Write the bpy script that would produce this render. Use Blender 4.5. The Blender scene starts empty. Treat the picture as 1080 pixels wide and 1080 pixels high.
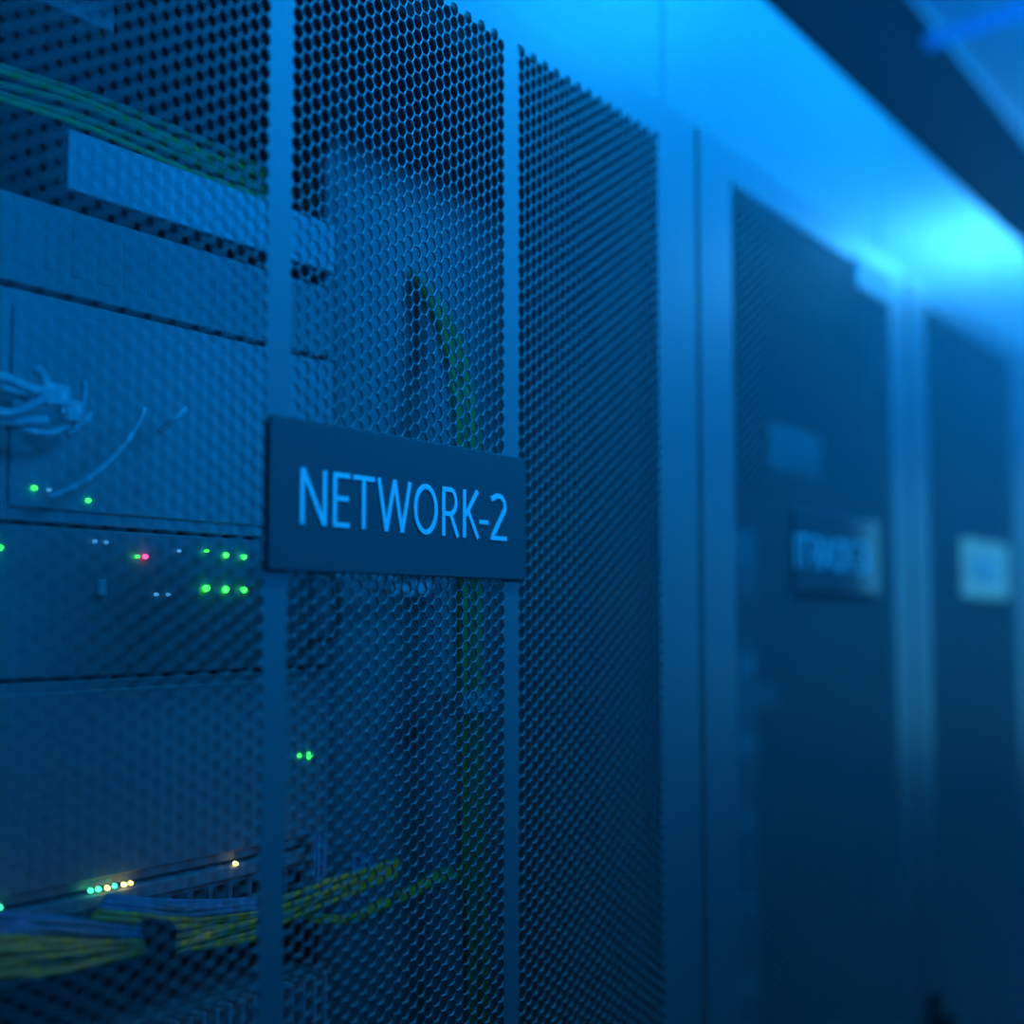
import bpy, math, random
import numpy as np
from mathutils import Vector, Matrix

random.seed(4)
SC = bpy.context.scene
COL = SC.collection

# ------------------------------------------------------------------ camera
# world: +X runs along the cabinet row, Y = 0 is the plane of the doors, +Y goes into the cabinets, Z is up
F_PX, YAW, PITCH = 1483.5, 0.56714, 0.07408
CAM = Vector((0.0, -0.5018, 1.58))
_fh = Vector((math.cos(YAW), math.sin(YAW), 0))
_rt = Vector((math.sin(YAW), -math.cos(YAW), 0))
FWD = (_fh * math.cos(PITCH) + Vector((0, 0, math.sin(PITCH)))).normalized()
UPV = (-_fh * math.sin(PITCH) + Vector((0, 0, math.cos(PITCH)))).normalized()
cd = bpy.data.cameras.new('camera')
cd.sensor_width = 36
cd.lens = 36 * F_PX / 1080
cd.clip_start = 0.01
cd.dof.use_dof = True
cd.dof.focus_distance = 0.87
cd.dof.aperture_fstop = 2.2
cam = bpy.data.objects.new('camera', cd)
COL.objects.link(cam)
M3 = Matrix((_rt, UPV, -FWD)).transposed()
cam.matrix_world = Matrix.Translation(CAM) @ M3.to_4x4()
SC.camera = cam

# ------------------------------------------------------------------ world, lamps, exposure
SC.view_settings.view_transform = 'Standard'
SC.view_settings.look = 'None'
SC.view_settings.gamma = 1
SC.view_settings.use_curve_mapping = False
SC.view_settings.exposure = 0.2
w = bpy.data.worlds.new('room_air'); SC.world = w; w.use_nodes = True
bg = w.node_tree.nodes['Background']
bg.inputs[0].default_value = (0.0, 0.16, 1.0, 1); bg.inputs[1].default_value = 0.12

hz = w.node_tree.nodes.new('ShaderNodeVolumeScatter')      # the thin bluish haze of the room
hz.inputs['Color'].default_value = (.6, .8, 1, 1); hz.inputs['Density'].default_value = 0.04; hz.inputs['Anisotropy'].default_value = 0.2
w.node_tree.links.new(hz.outputs[0], w.node_tree.nodes['World Output'].inputs['Volume'])

BLUE = (0.010, 0.42, 1.0)


def area_lamp(name, loc, size, power, color, aim, spread=math.pi):
    l = bpy.data.lights.new(name, 'AREA')
    l.shape = 'RECTANGLE'; l.size = size[0]; l.size_y = size[1]
    l.energy = power; l.color = color; l.spread = spread
    o = bpy.data.objects.new(name, l); COL.objects.link(o)
    o.location = loc
    o.rotation_euler = Vector(aim).to_track_quat('-Z', 'Y').to_euler()
    return o


# the row of blue lamps hanging over the front of the cabinets
area_lamp('aisle_lamp', (0.72, -0.27, 2.36), (0.30, 0.10), 2.7, BLUE, (0, .25, -1))
area_lamp('aisle_lamp', (1.50, -0.27, 2.36), (0.34, 0.10), 2.0, BLUE, (0, .55, -1))
area_lamp('aisle_lamp', (3.10, -0.30, 2.40), (0.30, 0.12), 10.0, (.06, .44, 1), (0, .75, -1))
# added fill without a fixture, brightening the ceiling panels from below
area_lamp('ceiling_fill', (2.2, -0.45, 2.40), (2.6, 0.2), 11.0, (0, .22, 1), (0, 0.1, 1))

# broad added fill, unseen, throwing blue light on the doors and equipment
area_lamp('door_fill', (1.9, -1.45, 2.42), (3.8, 0.50), 47.0, (0.0, .285, 1), (0, 1, 0.02), math.radians(74))

# ------------------------------------------------------------------ helpers


def at(x, y, Y):
    """the point of the plane at depth Y behind the doors that lies under pixel x, y"""
    D = FWD * F_PX + _rt * (x - 540) + UPV * (540 - y)
    t = (Y - CAM.y) / D.y
    return CAM + D * t


def mat(name, base, rough=.5, metal=0, spec=.5, emit=None, strength=0, noise=0, nscale=40, coat=0, trans=0):
    m = bpy.data.materials.new(name); m.use_nodes = True
    nt = m.node_tree; b = nt.nodes['Principled BSDF']
    b.inputs['Base Color'].default_value = (*base, 1)
    b.inputs['Roughness'].default_value = rough
    b.inputs['Metallic'].default_value = metal
    b.inputs['Specular IOR Level'].default_value = spec
    b.inputs['Coat Weight'].default_value = coat
    if emit:
        b.inputs['Emission Color'].default_value = (*emit, 1)
        b.inputs['Emission Strength'].default_value = strength
    if noise:
        tc = nt.nodes.new('ShaderNodeTexCoord'); n = nt.nodes.new('ShaderNodeTexNoise')
        n.inputs['Scale'].default_value = nscale; n.inputs['Detail'].default_value = 4
        mr = nt.nodes.new('ShaderNodeMapRange')
        mr.inputs['To Min'].default_value = max(0, rough - noise); mr.inputs['To Max'].default_value = rough + noise
        nt.links.new(tc.outputs['Object'], n.inputs['Vector'])
        nt.links.new(n.outputs['Fac'], mr.inputs['Value'])
        nt.links.new(mr.outputs['Result'], b.inputs['Roughness'])
        mx = nt.nodes.new('ShaderNodeMix'); mx.data_type = 'RGBA'
        mx.inputs['A'].default_value = (*[c * .93 for c in base], 1); mx.inputs['B'].default_value = (*[min(1, c * 1.05) for c in base], 1)
        nt.links.new(n.outputs['Fac'], mx.inputs['Factor'])
        nt.links.new(mx.outputs['Result'], b.inputs['Base Color'])
    return m


STEEL = mat('painted_cabinet_steel', (.24, .26, .27), .40, 0, .6, noise=.05)
MESHM = mat('perforated_steel', (.26, .28, .30), .31, .2, .65)
INNER = mat('dark_inner_steel', (.22, .23, .24), .5, noise=.05)
RAILM = mat('zinc_rail_steel', (.22, .23, .24), .4, .4, noise=.05)
BLACKP = mat('black_plastic', (.012, .012, .014), .4)
PLATE = mat('dark_acrylic_plate', (.115, .125, .135), .06, 0, .5)
WHITEV = mat('white_vinyl_lettering', (.92, .95, .97), .5)
PALE = mat('pale_grey_panel', (.62, .66, .7), .5, noise=.05)
VENTP = mat('grey_vent_panel', (.42, .45, .48), .5, noise=.05)
DEVM = mat('grey_device_front', (.33, .34, .36), .45, noise=.05)
DEVD = mat('dark_device_front', (.27, .28, .29), .45, noise=.05)
YEL = mat('yellow_green_cable', (.52, .58, .05), .4)
DGRN = mat('dull_green_cable', (.05, .22, .07), .6)
DYEL = mat('dull_yellow_green_cable', (.14, .32, .05), .6)
GRN = mat('green_cable', (.30, .80, .12), .4)
BLU = mat('blue_cable', (.10, .36, .60), .4)
GRYC = mat('light_grey_cable', (.62, .68, .72), .35)
PLUG = mat('clear_plug', (.75, .8, .85), .2)
LEDG = mat('green_indicator', (.1, .6, .1), .4, emit=(.03, 1, .06), strength=5)
LEDT = mat('mint_indicator', (.1, .6, .4), .4, emit=(.05, 1, .40), strength=5)
LEDY = mat('amber_indicator', (.7, .6, .2), .4, emit=(1, .85, .22), strength=5)
LEDR = mat('red_indicator', (.7, .1, .1), .4, emit=(1, .06, .22), strength=4)
LEDB = mat('pale_blue_indicator', (.4, .6, .8), .4, emit=(.08, .42, .9), strength=.8)
LAMPB = mat('blue_lamp_diffuser', (.3, .4, .6), .5, emit=(.0, .12, .80), strength=.6)
DARKC = mat('dark_bulkhead_paint', (.005, .006, .007), .9, 0, .1)
CEILM = mat('ceiling_panel_paint', (.5, .52, .55), .7, noise=.05)
FLOORM = mat('raised_floor_tile', (.10, .10, .11), .45, noise=.08)
WALLM = mat('wall_paint', (.12, .13, .14), .8, noise=.03)
GLOWPANE = mat('added_glow_pane', (.2, .5, .55), .4, emit=(.05, .44, .85), strength=2.0)  # emission of the added panel that the far signs mirror


class MB:
    def __init__(s): s.v = []; s.f = []; s.sm = []

    def quad(s, pts, smooth=False):
        n = len(s.v); s.v += [tuple(p) for p in pts]; s.f.append(tuple(range(n, n + len(pts)))); s.sm.append(smooth)

    def box(s, x0, y0, z0, x1, y1, z1, c=0):
        """a box, with chamfered edges where c > 0"""
        x0, x1 = min(x0, x1), max(x0, x1); y0, y1 = min(y0, y1), max(y0, y1); z0, z1 = min(z0, z1), max(z0, z1)
        c = min(c, (x1 - x0) * .45, (y1 - y0) * .45, (z1 - z0) * .45)
        if c <= 0:
            n = len(s.v)
            s.v += [(x, y, z) for x in (x0, x1) for y in (y0, y1) for z in (z0, z1)]
            for q in ((0, 1, 3, 2), (4, 6, 7, 5), (0, 4, 5, 1), (2, 3, 7, 6), (0, 2, 6, 4), (1, 5, 7, 3)):
                s.f.append(tuple(n + i for i in q)); s.sm.append(False)
            return
        n = len(s.v); idx = {}
        for i, x in enumerate((x0, x1)):
            for j, y in enumerate((y0, y1)):
                for k, z in enumerate((z0, z1)):
                    sx, sy, sz = (1, -1)[i], (1, -1)[j], (1, -1)[k]
                    idx[i, j, k, 0] = len(s.v); s.v.append((x, y + sy * c, z + sz * c))
                    idx[i, j, k, 1] = len(s.v); s.v.append((x + sx * c, y, z + sz * c))
                    idx[i, j, k, 2] = len(s.v); s.v.append((x + sx * c, y + sy * c, z))

        def F(*q):
            s.f.append(tuple(idx[a] for a in q)); s.sm.append(False)
        for i in (0, 1): F((i, 0, 0, 0), (i, 1, 0, 0), (i, 1, 1, 0), (i, 0, 1, 0))
        for j in (0, 1): F((0, j, 0, 1), (1, j, 0, 1), (1, j, 1, 1), (0, j, 1, 1))
        for k in (0, 1): F((0, 0, k, 2), (1, 0, k, 2), (1, 1, k, 2), (0, 1, k, 2))
        for i in (0, 1):
            for j in (0, 1): F((i, j, 0, 0), (i, j, 0, 1), (i, j, 1, 1), (i, j, 1, 0))
        for i in (0, 1):
            for k in (0, 1): F((i, 0, k, 0), (i, 0, k, 2), (i, 1, k, 2), (i, 1, k, 0))
        for j in (0, 1):
            for k in (0, 1): F((0, j, k, 1), (0, j, k, 2), (1, j, k, 2), (1, j, k, 1))
        for i in (0, 1):
            for j in (0, 1):
                for k in (0, 1): F((i, j, k, 0), (i, j, k, 1), (i, j, k, 2))

    def tube(s, pts, r, n=8, sub=6):
        pts = [Vector(p) for p in pts]
        if len(pts) > 2 and sub > 1:
            out = []
            for i in range(len(pts) - 1):
                p0 = pts[max(0, i - 1)]; p1 = pts[i]; p2 = pts[i + 1]; p3 = pts[min(len(pts) - 1, i + 2)]
                for k in range(sub):
                    t = k / sub
                    out.append(.5 * ((2 * p1) + (p2 - p0) * t + (2 * p0 - 5 * p1 + 4 * p2 - p3) * t * t + (3 * p1 - p0 - 3 * p2 + p3) * t ** 3))
            out.append(pts[-1]); pts = out
        up = Vector((.13, .31, .94)); base = len(s.v)
        for i, p in enumerate(pts):
            d = (pts[min(i + 1, len(pts) - 1)] - pts[max(i - 1, 0)]).normalized()
            a = d.cross(up)
            if a.length < .05: a = d.cross(Vector((1, 0, 0)))
            a.normalize(); b = d.cross(a)
            for k in range(n):
                th = 2 * math.pi * k / n
                s.v.append(tuple(p + (a * math.cos(th) + b * math.sin(th)) * r))
        for i in range(len(pts) - 1):
            for k in range(n):
                s.f.append((base + i * n + k, base + i * n + (k + 1) % n, base + (i + 1) * n + (k + 1) % n, base + (i + 1) * n + k)); s.sm.append(True)
        s.f.append(tuple(base + k for k in range(n))[::-1]); s.sm.append(False)
        s.f.append(tuple(base + (len(pts) - 1) * n + k for k in range(n))); s.sm.append(False)

    def disc(s, c, r, depth, n=12):
        """short rounded button whose face looks towards -Y"""
        x, y, z = c; base = len(s.v)
        for rr, yy in ((r, y), (r, y - depth * .6), (r * .7, y - depth)):
            for k in range(n):
                th = 2 * math.pi * k / n
                s.v.append((x + rr * math.cos(th), yy, z + rr * math.sin(th)))
        for j in (0, 1):
            for k in range(n):
                s.f.append((base + j * n + k, base + j * n + (k + 1) % n, base + (j + 1) * n + (k + 1) % n, base + (j + 1) * n + k)); s.sm.append(True)
        s.f.append(tuple(base + 2 * n + k for k in range(n))); s.sm.append(False)
        s.f.append(tuple(base + k for k in range(n))[::-1]); s.sm.append(False)

    def build(s, name, m, parent=None, loc=None):
        me = bpy.data.meshes.new(name)
        me.from_pydata(s.v, [], s.f)
        me.polygons.foreach_set('use_smooth', s.sm)
        me.materials.append(m); me.update()
        o = bpy.data.objects.new(name, me); COL.objects.link(o)
        if parent: o.parent = parent
        if loc: o.location = loc
        return o


def fix_normals(o):
    import bmesh
    bm = bmesh.new(); bm.from_mesh(o.data)
    bmesh.ops.recalc_face_normals(bm, faces=bm.faces); bm.to_mesh(o.data); bm.free()
    return o


def tag(o, label, cat, group=None):
    o['label'] = label; o['category'] = cat
    if group: o['group'] = group
    return o


def thing(name, loc, label, cat, group=None):
    o = bpy.data.objects.new(name, None); COL.objects.link(o); o.location = loc
    o.empty_display_size = .05
    return tag(o, label, cat, group)


def struct(o):
    o['kind'] = 'structure'; return o


def dup(o, parent=None):
    c = o.copy(); COL.objects.link(c)
    if parent: c.parent = parent
    for ch in [k for k in bpy.data.objects if k.parent == o]: dup(ch, c)
    return c


# ------------------------------------------------------------------ the room
b = MB(); b.box(-1.6, -2.1, -.05, 7.4, 1.6, 0); struct(b.build('floor', FLOORM))
b = MB(); b.box(-1.6, -2.1, 2.60, 7.4, .154, 2.66); struct(b.build('ceiling', CEILM))
b = MB(); b.box(-1.6, .154, 2.36, 7.4, 1.6, 2.66); struct(b.build('ceiling_bulkhead', DARKC))
b = MB(); b.box(-1.6, .146, 2.592, 7.4, .154, 2.60, .002); struct(b.build('trim_1', DEVM))
b = MB(); b.box(-1.6, 1.55, 0, 7.4, 1.6, 2.36); struct(b.build('wall_back', DARKC))
b = MB(); b.box(-1.6, -2.16, 0, 7.4, -2.1, 2.66); struct(b.build('wall_right', WALLM))
WX = 7.0  # unseen glowing panel, added for its reflection in the far door signs
WY0, WY1, WZ0, WZ1 = -1.86, -1.0, 0.90, 2.30
b = MB()
b.box(WX, -2.1, 0, WX + .1, 1.55, WZ0); b.box(WX, -2.1, WZ1, WX + .1, 1.55, 2.36)
b.box(WX, -2.1, WZ0, WX + .1, WY0, WZ1); b.box(WX, WY1, WZ0, WX + .1, 1.55, WZ1)
struct(b.build('wall_front', WALLM))
b = MB()
for a in ((WY0, WZ0, WY0 + .04, WZ1), (WY1 - .04, WZ0, WY1, WZ1), (WY0, WZ0, WY1, WZ0 + .04), (WY0, WZ1 - .04, WY1, WZ1)):
    b.box(WX - .02, a[0], a[1], WX + .06, a[2], a[3], .003)
wf = struct(b.build('added_glow_1', PALE))
b = MB(); b.box(WX + .03, WY0 + .03, WZ0 + .03, WX + .035, WY1 - .03, WZ1 - .03); b.build('glow_pane', GLOWPANE, wf)

# ------------------------------------------------------------------ perforated doors
P_ = 0.00786
Q_ = P_ / math.cos(math.radians(30))
Z_MESH_TOP = 1.58 + .393
Z_MESH_BOT = .16
Z_DOOR_TOP, Z_DOOR_BOT = 1.58 + .4217, .085
Z_CAB_TOP = 1.58 + .632


def perforated(cols, width, name, parent, origin_x):
    """one perforated steel sheet; cols = x of the hole columns, solid strips where columns are left out"""
    a = P_ / 1.5                       # hexagon corner radius
    web = .00078; th = .0016; bev = .00055
    outer = []; N = 12
    for k in range(6):
        a0 = math.radians(60 * k); a1 = math.radians(60 * (k + 1))
        c0 = Vector((math.cos(a0), math.sin(a0))) * a; c1 = Vector((math.cos(a1), math.sin(a1))) * a
        outer += [c0, (c0 + c1) / 2]
    inr = Q_ / 2 - web / 2

    def hole(r):
        o = []
        for k, p in enumerate(outer):
            hexr = r / math.cos(math.radians(30)) if k % 2 == 0 else r
            rr = hexr * .55 + r * 1.02 * .45 if k % 2 == 0 else r
            o.append(p.normalized() * rr)
        return o
    h0 = hole(inr + bev * .0 + .00028); h1 = hole(inr)
    rings = [[(p.x, 0, p.y) for p in outer], [(p.x, 0, p.y) for p in h0], [(p.x, bev, p.y) for p in h1], [(p.x, th, p.y) for p in h1], [(p.x, th, p.y) for p in outer]]
    cell_v = np.array([p for r in rings for p in r])
    cf = []; csm = []
    for j in range(4):
        for k in range(N):
            cf.append((j * N + k, j * N + (k + 1) % N, (j + 1) * N + (k + 1) % N, (j + 1) * N + k)); csm.append(j in (1, 2))
    cf = np.array(cf); csm = np.array(csm)
    nrow = int((Z_MESH_TOP - Z_MESH_BOT) / Q_)
    cents = []
    for k, x in cols:
        off = Q_ / 2 if k % 2 else 0
        for r in range(nrow):
            cents.append((x, 0, Z_MESH_TOP - Q_ * .5 - off - r * Q_))
    cents = np.array(cents)
    V = (cell_v[None] + cents[:, None]).reshape(-1, 3)
    Fc = (cf[None] + (np.arange(len(cents)) * len(cell_v))[:, None, None]).reshape(-1, 4)
    S = np.tile(csm, len(cents))
    # solid parts: margins, strips between the perforated fields, closing pieces at field edges
    b = MB()
    xs = [x for _, x in cols]
    z1 = Z_DOOR_TOP; z0 = Z_DOOR_BOT
    fields = []; cur = [cols[0]]
    for c in cols[1:]:
        if c[1] - cur[-1][1] > P_ * 1.5: fields.append(cur); cur = [c]
        else: cur.append(c)
    fields.append(cur)
    X0 = origin_x + .004; X1 = origin_x + width - .004
    zt = Z_MESH_TOP; zb = Z_MESH_TOP - nrow * Q_ - Q_ * .5
    b.box(X0, 0, zt, X1, th, z1); b.box(X0, 0, z0, X1, th, zb)
    left = X0
    for f in fields:
        b.box(left, 0, zb, f[0][1] - a, th, zt)
        left = f[-1][1] + a
        for yy in (0, th):
            for k, x in f:
                off = Q_ / 2 if k % 2 else 0
                ztop = zt - off; zbot = zt - off - nrow * Q_
                h = Q_ / 2
                if off:      # fill up to the straight edge above, following the hexagon's shoulders
                    b.quad([(x - a / 2, yy, ztop), (x + a / 2, yy, ztop), (x + a, yy, ztop - h), (x + a, yy, zt), (x - a, yy, zt), (x - a, yy, ztop - h)][:2] + [(x + a / 2, yy, zt), (x - a / 2, yy, zt)])
                else:
                    b.quad([(x - a / 2, yy, zb), (x + a / 2, yy, zb), (x + a / 2, yy, zbot), (x - a / 2, yy, zbot)])
                # shoulders left and right of the top and bottom cells
                for sg in (-1, 1):
                    edge = (k, x) == (f[0] if sg < 0 else f[-1])
                    if not off:
                        b.quad([(x + sg * a / 2, yy, zt), (x + sg * a, yy, zt), (x + sg * a, yy, zt - h)])
                        if edge: b.quad([(x + sg * a / 2, yy, zbot), (x + sg * a, yy, zbot), (x + sg * a, yy, zb), (x + sg * a / 2, yy, zb)])
                        else: b.quad([(x + sg * a / 2, yy, zbot), (x + sg * a, yy, zb), (x + sg * a / 2, yy, zb)])
                    elif edge: b.quad([(x + sg * a / 2, yy, zt), (x + sg * a, yy, zt), (x + sg * a, yy, ztop), (x + sg * a / 2, yy, ztop)])
            # zigzag sides of the field
            for (k, x), sg in ((f[0], -1), (f[-1], 1)):
                off = Q_ / 2 if k % 2 else 0
                for r in range(nrow):
                    zc = zt - Q_ * .5 - off - r * Q_
                    b.quad([(x + sg * a, yy, zc), (x + sg * a, yy, zc + Q_ / 2), (x + sg * a / 2, yy, zc + Q_ / 2)])
                    b.quad([(x + sg * a, yy, zc), (x + sg * a, yy, zc - Q_ / 2), (x + sg * a / 2, yy, zc - Q_ / 2)])
    b.box(left, 0, zb, X1, th, zt)
    # folded edges of the sheet, 30 mm deep
    for q in ((X0, z0, X0 + .0016, z1), (X1 - .0016, z0, X1, z1), (X0, z0, X1, z0 + .0016), (X0, z1 - .0016, X1, z1)):
        b.box(q[0], th * .5, q[1], q[2], .026, q[3])
    n0 = len(V)
    me = bpy.data.meshes.new(name)
    allv = np.vstack([V, np.array(b.v)])
    loops = np.concatenate([Fc.reshape(-1), np.array([i + n0 for f in b.f for i in f])])
    lens = np.concatenate([np.full(len(Fc), 4), np.array([len(f) for f in b.f])])
    starts = np.concatenate([[0], np.cumsum(lens)[:-1]])
    me.vertices.add(len(allv)); me.vertices.foreach_set('co', allv.reshape(-1))
    me.loops.add(len(loops)); me.loops.foreach_set('vertex_index', loops.astype(np.int32))
    me.polygons.add(len(lens)); me.polygons.foreach_set('loop_start', starts.astype(np.int32))
    me.polygons.foreach_set('use_smooth', np.concatenate([S, np.zeros(len(b.f), bool)]))
    me.update(calc_edges=True); me.validate()
    me.materials.append(MESHM)
    o = bpy.data.objects.new(name, me); COL.objects.link(o); o.parent = parent
    return o


def add_cabinet(x0, width, cols, label, group=None):
    """everything in the cabinet's own coordinates: local x = 0 at its left side"""
    t = thing('server_cabinet', (x0, 0, 0), label, 'cabinet', group)
    y0 = .033; y1 = 1.03; W = width
    for xa, xb in ((.001, .022), (W - .022, W - .001)):
        b = MB(); b.box(xa, y0 + .001, .05, xb, y1, Z_CAB_TOP - .002, .001); b.build('side_panel', STEEL, t)
    b = MB(); b.box(.022, y0 + .02, Z_CAB_TOP - .02, W - .022, y1, Z_CAB_TOP - .002, .001); b.build('top_panel', STEEL, t)
    b = MB(); b.box(.0015, y0 - .001, Z_DOOR_TOP - .02, W - .0015, y0 + .018, Z_CAB_TOP, .002); b.build('header_panel', STEEL, t)
    b = MB(); b.box(.022, y1 - .01, .05, W - .022, y1, Z_CAB_TOP - .02); b.build('back_panel', INNER, t)
    b = MB(); b.box(.004, y0, 0, W - .004, y1, .05, .003); b.build('plinth', BLACKP, t)
    for xa, xb in ((.022, .050), (W - .050, W - .022)):
        b = MB(); b.box(xa, y0, .05, xb, y0 + .012, Z_DOOR_TOP - .02, .001); b.box(xa + (.02 if xa > .1 else 0), y0, .05, xa + (.028 if xa > .1 else .008), y0 + .05, Z_DOOR_TOP - .02)
        b.build('front_post', STEEL, t)
    d = perforated(cols, W, 'door', t, 0)
    # hinges and the swing handle
    for z in (.35, 1.05, 1.80):
        b = MB(); b.box(W - .03, .022, z, W - .006, .033, z + .06, .002); b.build('hinge', RAILM, d)
    h = MB(); h.box(.026, -.008, .93, .052, 0, 1.135, .003); h.box(.030, -.026, .945, .048, -.010, 1.11, .004); h.box(.032, -.014, 1.085, .046, -.006, 1.105, .001)
    hh = h.build('handle', BLACKP, d)
    c = MB(); c.disc((.039, -.008, .94), .006, .004); c.build('key_barrel', RAILM, hh)
    return t, d


RX = .244
W1 = 1.084 - RX
cols1 = [(k, .5436 - (26 - k) * P_ - RX) for k in range(27)]
cols1 += [(k, .5700 + (k - 29) * P_ - RX) for k in range(29, 56)]
cols1 += [(k, .8006 + (k - 58) * P_ - RX) for k in range(58, 85)]
cab1, door1 = add_cabinet(RX, W1, cols1, 'nearest wide cabinet with a three-field mesh door carrying the NETWORK-2 sign')
W2 = .600
nc = 58
m0 = (W2 - (nc - 1) * P_) / 2
cols2 = [(k, m0 + k * P_) for k in range(nc)]
cab2, door2 = add_cabinet(1.084, W2, cols2, 'narrow cabinet second in the row with the IT RACK-3 sign', 'narrow cabinets of the row')
labels = ['third cabinet of the row with a pale sign and a black door handle showing',
          'fourth cabinet of the row, a sliver at the right edge of the picture']
for i, l in enumerate(labels):
    c = dup(cab2); c.location.x = 1.684 + .6 * i; c['label'] = l
# bracket at the top right corner of the second door
b = MB()
pa = at(901, 290, 0); pb = at(938, 321, 0)
b.box(pa.x - 1.084, -.003, pb.z - .004, pb.x - 1.084, 0, Z_MESH_TOP + .004, .003)
b.build('door_closer', STEEL, door2)

# ------------------------------------------------------------------ lettering


_st = [0]


def ribbon(mb, pts, w, y, closed=False, t=.0006):
    _st[0] = (_st[0] + 1) % 6; t = t + _st[0] * .00004
    pts = [Vector((p[0], p[1])) for p in pts]; n = len(pts)
    L = []; R = []
    for i, p in enumerate(pts):
        if closed: a = pts[i - 1]; c = pts[(i + 1) % n]
        else: a = pts[i - 1] if i else None; c = pts[i + 1] if i < n - 1 else None
        d1 = (p - a).normalized() if a is not None else (c - p).normalized()
        d2 = (c - p).normalized() if c is not None else d1
        m = (d1 + d2).normalized() if (d1 + d2).length > 1e-4 else d1
        nn = Vector((-m.y, m.x)); k = 1 / max(.35, m.dot(d1))
        L.append(p + nn * w / 2 * k); R.append(p - nn * w / 2 * k)
    rng = range(n if closed else n - 1)
    for i in rng:
        j = (i + 1) % n
        q = [L[i], R[i], R[j], L[j]]
        mb.quad([(v.x, y - t, v.y) for v in q])
        mb.quad([(L[i].x, y - t, L[i].y), (L[j].x, y - t, L[j].y), (L[j].x, y, L[j].y), (L[i].x, y, L[i].y)])
        mb.quad([(R[i].x, y - t, R[i].y), (R[j].x, y - t, R[j].y), (R[j].x, y, R[j].y), (R[i].x, y, R[i].y)])
    if not closed:
        for e in (0, n - 1):
            mb.quad([(L[e].x, y - t, L[e].y), (R[e].x, y - t, R[e].y), (R[e].x, y, R[e].y), (L[e].x, y, L[e].y)])


def arc(cx, cy, rx, ry, a0, a1, n=16):
    return [(cx + rx * math.cos(math.radians(a0 + (a1 - a0) * i / n)), cy + ry * math.sin(math.radians(a0 + (a1 - a0) * i / n))) for i in range(n + 1)]


def glyph(mb, ch, x0, x1, z0, z1, w, y):
    W = x1 - x0; H = z1 - z0; h = w / 2; hw = w * .80       # hw: thickness of horizontal strokes

    def s(pts, ww=w, closed=False): ribbon(mb, pts, ww, y, closed)
    l, r, bt, tp = x0 + h, x1 - h, z0, z1
    if ch == 'N': s([(l, bt), (l, tp)]); s([(r, bt), (r, tp)]); s([(l + h * .1, tp - .0004), (r - h * .1, bt + .0004)], w * .95)
    elif ch == 'E':
        s([(l, bt), (l, tp)]); s([(x0, tp - hw / 2), (x1, tp - hw / 2)], hw); s([(x0, bt + hw / 2), (x1, bt + hw / 2)], hw); s([(x0, bt + H * .53), (x1 - W * .07, bt + H * .53)], hw)
    elif ch == 'T': s([((x0 + x1) / 2, bt), ((x0 + x1) / 2, tp)]); s([(x0, tp - hw / 2), (x1, tp - hw / 2)], hw)
    elif ch == 'I': s([((x0 + x1) / 2, bt), ((x0 + x1) / 2, tp)])
    elif ch == 'W':
        m = (x0 + x1) / 2; q = W * .27
        s([(l, tp), (x0 + q, bt)], w * .92); s([(x0 + q, bt), (m, tp)], w * .92); s([(m, tp), (x1 - q, bt)], w * .92); s([(x1 - q, bt), (r, tp)], w * .92)
    elif ch == 'O': s(arc((x0 + x1) / 2, (bt + tp) / 2, W / 2 - h, H / 2 - hw / 2, 0, 360, 36)[:-1], w * .93, True)
    elif ch == 'R':
        s([(l, bt), (l, tp)])
        zm = bt + H * .46; rr = (tp - hw / 2 - zm) / 2; cx = x1 - W * .50
        s([(x0, tp - hw / 2), (cx, tp - hw / 2)] + arc(cx, zm + rr, x1 - W * .08 - h - cx, rr, 80, -80, 14) + [(cx, zm), (x0, zm)], hw * 1.08)
        s([(cx, zm), (x1 - h * .7, bt)], w * .95)
    elif ch == 'K': s([(l, bt), (l, tp)]); s([(r, tp), (l + h, bt + H * .47)], w * .92); s([(l + W * .22, bt + H * .57), (x1 - h * .7, bt)], w * .92)
    elif ch == '-': s([(x0, bt + H * .36), (x1, bt + H * .36)], hw)
    elif ch == '2':
        cx = (x0 + x1) / 2; cy = tp - H * .27
        s([(x0 + W * .02, tp - H * .13)] + arc(cx - W * .02, cy, W / 2 - h, H * .27 - hw / 2, 125, -20, 14) + [(x0 + W * .12, bt + hw * .8)], w * .95)
        s([(x0, bt + hw / 2), (x1, bt + hw / 2)], hw)
    elif ch == '3':
        cx = x0 + W * .42
        s([(x0, tp - H * .08)] + arc(cx, tp - H * .26, W * .58 - h, H * .26 - hw / 2, 110, -90, 12), w * .95)
        s(arc(cx, bt + H * .27, W * .58 - h, H * .27 - hw / 2, 90, -110, 12) + [(x0, bt + H * .07)], w * .95)
    elif ch == 'C': s(arc((x0 + x1) / 2 + W * .06, (bt + tp) / 2, W * .56 - h, H / 2 - hw / 2, 48, 312, 26), w * .93)
    elif ch == 'A':
        m = (x0 + x1) / 2
        s([(l, bt), (m, tp)], w * .92); s([(m, tp), (r, bt)], w * .92); s([(x0 + W * .2, bt + H * .32), (x1 - W * .2, bt + H * .32)], hw)


ZT, ZB = 1.58 + .1059, 1.58 + .0240
BASE = 1.58 + .0492
CAPH = .0303


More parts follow.
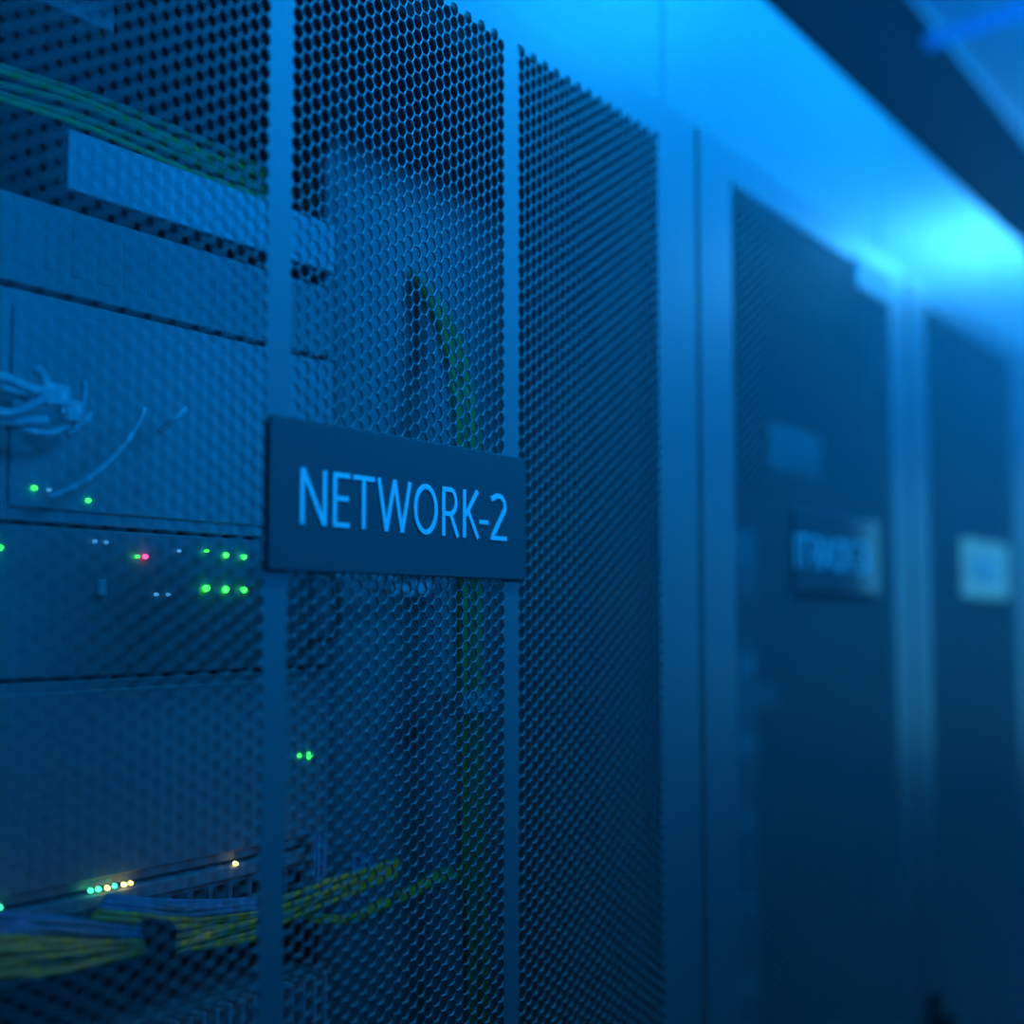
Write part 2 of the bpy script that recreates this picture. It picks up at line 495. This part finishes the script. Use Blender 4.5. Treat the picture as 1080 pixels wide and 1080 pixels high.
def sign(x0, x1, label, glyphs, zt=ZT, zb=ZB):
    t = thing('door_sign', ((x0 + x1) / 2, -.0015, (zt + zb) / 2), label, 'sign')
    ox, oz = (x0 + x1) / 2, (zt + zb) / 2
    b = MB(); b.box(x0 - ox, -.002, zb - oz, x1 - ox, 0, zt - oz, .0008); b.build('plate', PLATE, t)
    b = MB(); b.box(x0 - ox + .002, 0, zb - oz + .006, x0 - ox + .016, .0015, zt - oz - .006); b.build('mounting_strip', BLACKP, t)
    b = MB(); b.box(x1 - ox - .016, 0, zb - oz + .006, x1 - ox - .002, .0015, zt - oz - .006)
    b.build('mounting_strip', BLACKP, t)
    g = MB()
    for ch, a, c, zz0, zz1 in glyphs: glyph(g, ch, a - ox, c - ox, zz0 - oz, zz1 - oz, .0034, -.002)
    g.build('lettering', WHITEV, t)
    return t


SY = -.0041   # lettering face


def gx(px): return at(px, 535, SY).x


spans = [('N', 316.7, 344.6), ('E', 351.0, 369.0), ('T', 372.2, 395.0), ('W', 397.4, 434.2), ('O', 436.6, 461.8), ('R', 466.3, 484.0), ('K', 488.4, 505.4), ('-', 505.6, 515.0), ('2', 517.6, 534.4)]
g1 = [(c, gx(a), gx(e), BASE, BASE + CAPH) for c, a, e in spans]
sign(.5475, .8005, 'dark plate reading NETWORK-2 in pale letters across the nearest mesh door', g1)
spans2 = [('I', 838, 842), ('T', 843, 854), ('R', 859, 867), ('A', 868, 879), ('C', 880, 889), ('K', 890, 898.5), ('-', 899, 904), ('3', 905.5, 916)]
g2 = [(c, at(a, 590, SY).x, at(e, 590, SY).x, BASE - .002, BASE + CAPH) for c, a, e in spans2]
sign(1.290, 1.548, 'blurred dark plate reading IT RACK-3 on the second cabinet door', g2)
g3 = [(c, x, x + wd, BASE, BASE + CAPH) for c, x, wd in (('I', 1.930, .005), ('T', 1.938, .024), ('R', 1.972, .020), ('A', 1.994, .026), ('C', 2.022, .022), ('K', 2.046, .021), ('-', 2.069, .012), ('2', 2.083, .021))]
sign(1.885, 2.150, 'far plate shining pale turquoise on the third cabinet door', g3)

# ------------------------------------------------------------------ equipment in the first cabinet
ED = .15            # depth of the equipment fronts
EX0, EX1 = .300, .782


def led(mb_m, x, z, r, parent, m, y=0, loc=(0, 0, 0)):
    b = MB(); b.disc((x - loc[0], y, z - loc[2]), r * .82, .0025, 10); return b.build('indicator_light', m, parent)


def device(name, label, cat, z0, z1, m, depth=.5, x0=EX0, x1=EX1, ears=True, y=ED, dm=INNER):
    loc = (x0, y, z0)
    t = thing(name, loc, label, cat)
    b = MB(); b.box(.012 if ears else 0, .004, .001, x1 - x0 - (.012 if ears else 0), depth, z1 - z0 - .001, .001); b.build('body', dm, t)
    b = MB(); b.box(0, 0, .0008, x1 - x0, .0035, z1 - z0 - .0008, .0008); b.build('front_plate', m, t)
    return t, loc


b = MB(); b.box(.803 - RX, ED + .022, .06, 1.060 - RX, ED + .024, 1.985); b.build('added_mesh_backing', INNER, cab1)  # added backing that catches light so the mesh holes look bright
rails = []
for x0 in (EX0 - .012, EX1 - .006):
    b = MB()
    b.box(0, 0, 0, .018, .002, 1.86); b.box(0 if x0 < .5 else .016, .002, 0, .002 if x0 < .5 else .018, .04, 1.86)
    r = b.build('mounting_rail', RAILM, cab1, (x0 - RX, ED + .004, .06)); rails.append(r)

zl = lambda v: 1.58 + v
# the top of the rack
t, L = device('patch_panel', 'short pale grey ventilated panel near the top of the first cabinet', 'panel', zl(.2475), zl(.2850), VENTP, .02, .538, .780, False, y=ED - .003)
b = MB()
for i in range(24):
    for j in range(2):
        b.box(.008 + i * .0095, -.0003, .006 + j * .0145, .0145 + i * .0095, .0004, .017 + j * .0145)
b.build('grille', VENTP, t)
t, L = device('blanking_panel', 'small dull blue panel at the very top of the first cabinet', 'panel', zl(.352), zl(.392), DEVM, .02, .42, .570, False, y=ED - .003)
t, L = device('rack_shelf', 'dark fan tray below the pale ventilated panel in the first cabinet', 'shelf', zl(.186), zl(.238), DEVD, .4, y=ED)
b = MB()
for i in range(22): b.box(.03 + i * .0195, -.0004, .012, .043 + i * .0195, .0004, .042, .0003)
b.build('vent_grille', DEVD, t)
# 3U bay with the grey cables
t, L = device('storage_server', 'tall grey storage unit with loose grey cables in front of it', 'server', zl(.0525), zl(.184), DEVM, .6)
b = MB(); b.box(.02, -.002, .008, .2, 0, .122, .001); b.box(.203, -.002, .008, .45, 0, .122, .001); b.build('drive_bay_cover', DEVM, t)
for px, py in ((35, 515), (92, 528)):
    p = at(px, py, ED - .002); led(None, p.x, p.z, .0013, t, LEDG, -.002, L)
p = at(48, 517, ED); led(None, p.x, p.z, .001, t, LEDB, -.002, L)
# 2U server with the two rows of lights
t, L = device('rack_server', 'server with two rows of green lights and one red light', 'server', zl(-.0352), zl(.0518), DEVD, .7)
for x in (.012, .458):
    b = MB(); b.tube([(x, -.001, .018), (x, -.022, .022), (x, -.026, .043), (x, -.022, .064), (x, -.001, .068)], .0028, 8); b.build('handle', RAILM, t)
for px, py, m, r in ((0, 578, LEDG, .0015), (145, 587, LEDG, .0012), (153.5, 587, LEDR, .0018), (218, 581, LEDG, .0010), (239, 585.5, LEDG, .0019), (257, 587.5, LEDG, .0018), (218, 620.5, LEDG, .0026), (238.5, 621.5, LEDG, .0026), (257.5, 622, LEDG, .0022), (100, 571, LEDB, .0014), (112, 572, LEDB, .0014), (189, 581, LEDB, .0012), (165, 627, LEDB, .0014), (177.5, 627, LEDB, .0014)):
    p = at(px, py, ED - .002); led(None, p.x, p.z, r, t, m, -.001, L)
b = MB(); p = at(101, 611, ED); q = at(110, 629, ED); b.box(p.x - L[0], -.003, q.z - L[2], q.x - L[0], 0, p.z - L[2], .001); b.build('port', PALE, t)
b = MB()
for i in range(9):
    b.box(.03 + .017 * i, -.0015, .006, .045 + .017 * i, 0, .036, .0005)
b.build('drive_tray_row', DEVM, t)
# 3U plain
t, L = device('rack_server', 'plain dark server with a single green light behind the middle mesh field', 'server', zl(-.1585), zl(-.0362), DEVD, .7)
b = MB(); b.box(.02, -.003, .006, .46, 0, .116, .002); b.build('bezel', DEVD, t)
for px, py, m, r in ((316, 797, LEDG, .0010), (326, 797, LEDG, .0021)):
    p = at(px, py, ED - .004); led(None, p.x, p.z, r, t, m, -.003, L)
# network switch with the light strip
t, L = device('network_switch', 'flat network switch with a line of green and yellow lights', 'switch', zl(-.203), zl(-.1595), DEVD, .3)
b = MB(); b.box(.004, -.004, .034, .478, 0, .0425, .001); b.build('light_strip_ledge', DEVM, t)
swp = t
for px, py, m in ((0, 957, LEDT), (97, 939.5, LEDT), (105, 938, LEDT), (114.5, 936.5, LEDY), (122, 934.5, LEDT), (132, 933, LEDY), (139, 931.5, LEDY), (249.5, 911, LEDY)):
    p = at(px, py, ED - .006); led(None, p.x, p.z, .0017 if px > 200 else .0016, t, m, -.004, L)
for i in range(24):
    b = MB(); x = .03 + .0178 * i
    b.box(x, -.0008, .006, x + .013, .0005, .018, .0003); b.box(x, -.0008, .020, x + .013, .0005, .031, .0003)
    b.build('port', BLACKP, t)
# ribbed unit at the bottom
t, L = device('power_supply_unit', 'ribbed pale unit low in the first cabinet under the cables', 'power unit', zl(-.375), zl(-.2415), DEVD, .4)
b = MB()
for i in range(40): b.box(.012 + i * .0116, -.012, .004, .0165 + i * .0116, 0, .130, .001)
b.build('cooling_fins', PALE, t)
# lower rack units, outside the frame for the most part
t, L = device('rack_server', 'dark server at the foot of the visible rack', 'server', zl(-.52), zl(-.377), DEVD, .6)

# ------------------------------------------------------------------ cables
# green bundle: along the top of the pale panel, over the rail and down the right side
PATH = [(-90, 62, .19), (0, 88, .19), (100, 119, .19), (200, 162, .19), (270, 192, .20), (340, 226, .24), (405, 262, .24), (446, 300, .165), (474, 350, .14), (488, 410, .12), (495, 480, .115), (496, 560, .115), (496, 650, .115), (497, 730, .115), (499, 820, .115), (501, 920, .115), (504, 1000, .115), (508, 1120, .115)]
centre = [at(*p) for p in PATH]
NB = 9
RANK = [8, 6, 4, 2, 0, 7, 5, 3, 1]
NTH = ['topmost', 'second', 'third', 'fourth', 'fifth', 'sixth', 'seventh', 'eighth', 'lowest']
for i in range(NB):
    pts = []
    for j, c in enumerate(centre):
        d = (centre[min(j + 1, len(centre) - 1)] - centre[max(0, j - 1)]).normalized()
        side = d.cross(Vector((0, 1, 0))).normalized()
        vert = abs(d.z) > .8
        u = (i % 5 - 2) * (.0064 if vert else .0056) + (.003 if i >= 5 else 0)
        v = (i // 5) * .006
        wob = .0016 * math.sin(j * 1.7 + i * 2.1)
        pts.append(c + side * (u + wob) + Vector((0, v, 0)))
    b = MB(); b.tube(pts, .0024, 8, 5)
    tag(b.build('green_cable', DYEL if i % 3 == 0 else DGRN), NTH[RANK[i]] + ' green cable in the bundle arching over the pale panel and down the side', 'cable', 'green cable bundle')
for py, px in ((741, 497), (596, 496)):
    p = at(px, py, .115); b = MB(); b.box(-.026, -.008, -.0085, .026, -.004, .0085, .002); b.box(-.026, -.008, -.0085, -.023, .020, .0085); b.box(.023, -.008, -.0085, .026, .020, .0085)
    o = b.build('cable_strap', DEVD, None, tuple(p)); tag(o, 'black strap round the green bundle ' + ('below' if py > 700 else 'behind') + ' the NETWORK-2 sign', 'strap')

# loose light grey cables in front of the storage unit
loose = [
    ([(-40, 395, .12), (5, 400, .115), (30, 410, .11), (47, 412, .11), (46, 398, .115), (38, 390, .12)], .0028),
    ([(-40, 430, .12), (10, 436, .115), (38, 425, .11), (50, 414, .11)], .0026),
    ([(-30, 444, .12), (10, 444, .12), (48, 444, .12)], .0030),
    ([(12, 450, .125), (45, 457, .12), (68, 452, .12), (84, 436, .12), (88, 418, .12), (89, 402, .12)], .0022),
    ([(70, 460, .125), (88, 446, .12), (95, 436, .12)], .0024),
    ([(-40, 415, .13), (0, 412, .125), (30, 420, .12)], .0026),
    ([(0, 395, .135), (12, 402, .13), (4, 425, .13), (-10, 440, .13)], .0026),
]
for i, (pp, r) in enumerate(loose):
    b = MB(); b.tube([at(*p) for p in pp], r, 8, 6)
    o = b.build('grey_cable', GRYC); tag(o, ('topmost grey cable of the tangle, bent upward at its end', 'grey cable below the topmost one, rising to the same plug',
                                             'straight thick grey cable along the lower edge of the tangle', 'grey cable curving up in a hook at the right end of the tangle',
                                             'short grey cable stub under the hooked one', 'grey cable running flat through the middle of the tangle',
                                             'grey cable looping at the left border of the picture in the tangle')[i], 'cable', 'tangle of grey cables')
for px, py in ((58, 417), (74, 434)):
    p = at(px, py, .118); b = MB(); s_ = .0085 if px < 60 else .0055
    b.box(-s_, -.004, -.006, s_, .004, .006, .0012); b.box(-s_ * 1.4, -.0025, -.002, -s_, .0025, .002)
    tag(b.build('cable_plug', PLUG, None, tuple(p)), 'larger square pale plug among the grey cables' if px < 60 else 'smaller pale plug under the larger one among the grey cables', 'plug')
b = MB(); b.tube([at(*p) for p in ((152, 430, .12), (148, 442, .12), (136, 462, .12), (118, 484, .12), (96, 503, .12), (72, 517, .125), (50, 525, .13))], .0019, 8)
tag(b.build('grey_cable', GRYC), 'thin grey cable hanging in a long arc beside the tangle', 'cable')
b = MB(); b.tube([at(*p) for p in ((196, 431, .12), (190, 437, .12), (183, 442, .12), (168, 456, .128))], .0022, 8)
tag(b.build('grey_cable', GRYC), 'short bent cable end catching the light near the mesh strip', 'cable')

# patch cables under the switch: bundles of yellow and blue cables
def bundle(starts, mid, ends, mats, r, label, group, n):
    seen = {}
    for i in range(n):
        f = i / (n - 1)
        s0 = [starts[0][k] + (starts[1][k] - starts[0][k]) * f for k in range(3)]
        e0 = [ends[0][k] + (ends[1][k] - ends[0][k]) * f for k in range(3)]
        m0_ = [mid[0][k] + (mid[1][k] - mid[0][k]) * f for k in range(3)]
        j = lambda q: (q[0] + random.uniform(-3, 3), q[1] + random.uniform(-1.2, 1.2), q[2] + random.uniform(-.004, .004))
        pts = [at(*s0), at(*j(m0_)), at(*e0)]
        q1 = [(a + c) / 2 for a, c in zip(s0, m0_)]; q2 = [(a + c) / 2 for a, c in zip(m0_, e0)]
        pts = [at(*s0), at(*j(q1)), at(*j(m0_)), at(*j(q2)), at(*e0)]
        b = MB(); b.tube(pts, r, 7, 4)
        m, kind = mats(i)
        seen[kind] = seen.get(kind, -1) + 1
        tag(b.build(kind + '_patch_cable', m), ORD[seen[kind]] + ' of the ' + group % kind, 'cable', group % kind)


ORD = ['topmost', 'second from the top', 'third from the top', 'fourth from the top', 'fifth from the top', 'sixth from the top', 'seventh from the top', 'eighth from the top', 'ninth from the top', 'tenth from the top']
yb = lambda k: (lambda i: (BLU, 'blue') if i < k else (YEL, 'yellow'))
bundle(((-80, 962, .135), (-60, 1040, .125)), ((60, 968, .12), (60, 1024, .115)), ((163, 984, .105), (160, 1003, .10)), yb(5), .0019,
       '%s patch cable running into the dark tie below the switch lights', '%s patch cables left of the dark tie', 15)
bundle(((112, 945, .135), (85, 985, .13)), ((190, 952, .12), (180, 992, .12)), ((275, 948, .115), (285, 976, .11)), yb(5), .0019,
       '%s patch cable passing behind the first solid door strip', '%s patch cables behind the first door strip', 13)
bundle(((168, 1000, .10), (175, 1006, .10)), ((225, 985, .10), (225, 998, .10)), ((290, 965, .10), (290, 985, .10)), yb(0), .0020,
       '%s patch cable leaving the dark tie to the right', '%s patch cables right of the dark tie', 4)
bundle(((292, 950, .11), (292, 975, .11)), ((350, 930, .11), (352, 948, .11)), ((420, 908, .12), (418, 922, .12)), yb(0), .0022,
       '%s patch cable climbing behind the middle mesh field', '%s patch cables climbing behind the middle mesh field', 4)
bundle(((320, 966, .12), (325, 972, .12)), ((370, 968, .12), (372, 971, .12)), ((410, 948, .12), (412, 953, .12)), yb(0), .0022,
       '%s patch cable sagging under the climbing ones', '%s patch cables sagging under the others', 2)
bundle(((418, 945, .12), (420, 950, .12)), ((455, 926, .12), (457, 931, .12)), ((505, 906, .13), (507, 911, .13)), yb(0), .0022,
       '%s patch cable crossing to the green bundle', '%s patch cables crossing to the green bundle', 2)
for i in range(7):
    px = 330 + i * 5.2 + (26 if i > 2 else 0); top = 890 + (22 if i > 2 else 0)
    b = MB(); b.tube([at(px, top, .14), at(px + 1, top + 16, .132), at(px - 1, top + 36 + 4 * (i % 2), .13)], .0017, 7)
    b.box(*(at(px, top, .14) + Vector((-.002, -.002, -.001))), *(at(px, top, .14) + Vector((.002, .006, .007))))
    tag(b.build('blue_patch_cable', BLU), ['first', 'second', 'third', 'fourth', 'fifth', 'sixth', 'last'][i] + ' from the door strip of the short blue patch cables hanging from the switch', 'cable', 'hanging blue patch cables')
# the tie
p = at(165, 992, .10); b = MB(); b.box(p.x - .007, p.y - .012, p.z - .010, p.x + .007, p.y + .012, p.z + .011, .004)
tag(b.build('cable_tie', BLACKP), 'dark tie gathering the yellow and blue patch cables', 'cable tie')
# connectors under the sign
for i, (px, py, h) in enumerate(((413, 623, 6), (422, 621, 5), (430, 624, 6), (439, 620, 8), (447, 620, 8))):
    p = at(px, py, .13); b = MB(); b.box(-.0028, -.004, -.0006 * h, .0028, .006, .0006 * h, .001); b.box(-.0018, .006, -.002, .0018, .018, .002)
    tag(b.build('cable_plug', PLUG, None, tuple(p)), ['first', 'second', 'third', 'fourth', 'last'][i] + ' from the left of the small clear plugs clustered under the NETWORK-2 sign', 'plug', 'plugs under the sign')
for px, py in ((355, 608), (395, 610), (411, 610)):
    p = at(px, py, .13); b = MB(); b.box(-.0035, -.003, -.0012, .0035, .003, .0012, .0005); b.box(-.002, .003, -.001, .002, .014, .001)
    tag(b.build('cable_plug', PLUG, None, tuple(p)), {355: 'leftmost', 395: 'middle', 411: 'rightmost'}[px] + ' tiny flat plug along the lower edge of the NETWORK-2 sign', 'plug', 'flat plugs under the sign edge')
# added yellow point fills that bring out the colour of the patch cables
for px, py, e, c in ((110, 972, .0012, (1, .8, .08)), (225, 962, .0012, (1, .8, .08)), (50, 985, .0012, (1, .85, .08)), (385, 908, .0014, (1, .8, .08)), (300, 940, .001, (1, .8, .08)), (455, 914, .0008, (.9, 1, .08))):
    p = at(px, py, .088)
    l = bpy.data.lights.new('cable_fill', 'POINT'); l.energy = e; l.color = c; l.shadow_soft_size = .006
    o = bpy.data.objects.new('cable_fill', l); COL.objects.link(o); o.location = p

# ------------------------------------------------------------------ equipment in the second cabinet
p0 = at(775, 555, .12); p1 = at(806, 555, .12)
t = thing('power_strip', (p0.x, .13, .6), 'upright power strip with sockets behind the left of the second mesh door', 'power strip')
b = MB(); b.box(0, 0, 0, p1.x - p0.x, .05, p0.z - .6, .004); b.build('body', DEVM, t)
for py in (622, 702, 787, 868, 955, 1040):
    q = at(795, py, .12); b = MB(); b.box(q.x - p0.x - .022, -.004, q.z - .6 - .012, q.x - p0.x + .022, 0, q.z - .6 + .012, .004); b.build('socket', PALE, t)
p0 = at(818, 444, .06); p1 = at(868, 508, .06)
t = thing('wireless_box', (p0.x, .06, p1.z), 'pale square box hanging high behind the second mesh door', 'box')
b = MB(); b.box(0, 0, 0, p1.x - p0.x, .015, p0.z - p1.z, .006); b.build('housing', DEVM, t)
b = MB(); b.box(.02, -.003, .015, p1.x - p0.x - .02, 0, p0.z - p1.z - .015, .002); b.build('front_cover', DEVM, t)
p0 = at(815, 722, .15)
t = thing('rack_shelf', (1.55, .15, p0.z - .03), 'thin shelf crossing the second cabinet below its sign', 'shelf')
b = MB(); b.box(0, 0, 0, .60 - .48 + .38, .5, .03, .002); 
t2 = b
t.location.x = 1.135
b.build('tray', DEVM, t)
for k, (za, zb_) in enumerate(((1.66, 1.75), (1.22, 1.35), (.9, 1.03))):
    tt, L = device('rack_server', ['dark server beside the pale box in the second cabinet', 'dark server just below the shelf of the second cabinet', 'lowest dark server seen in the second cabinet'][k], 'server', za, zb_, DEVD, .6, 1.155, 1.635, True, .24)

# the bar under the ceiling
def atz(x, y, z):
    D = FWD * F_PX + _rt * (x - 540) + UPV * (540 - y); t = (z - CAM.z) / D.z
    return CAM + D * t


pA = atz(976, 45, 2.555); pB = atz(1080, 10, 2.555); pE = pA + (pB - pA) * 3.2
t = thing('light_bar', tuple(pA), 'slim blue light bar crossing under the ceiling above the far cabinets', 'light')
d = (pE - pA); L_ = d.length
b = MB(); b.box(0, -.011, -.011, L_, .011, .011, .005)
o = b.build('lamp_tube', LAMPB, t); t.rotation_euler = (0, 0, math.atan2(d.y, d.x))
for f in (.15, .8):
    b = MB(); b.tube([(L_ * f, 0, .01), (L_ * f, 0, .035 if f > 0 else .02)], .004, 8); b.build('hanger', RAILM, t)
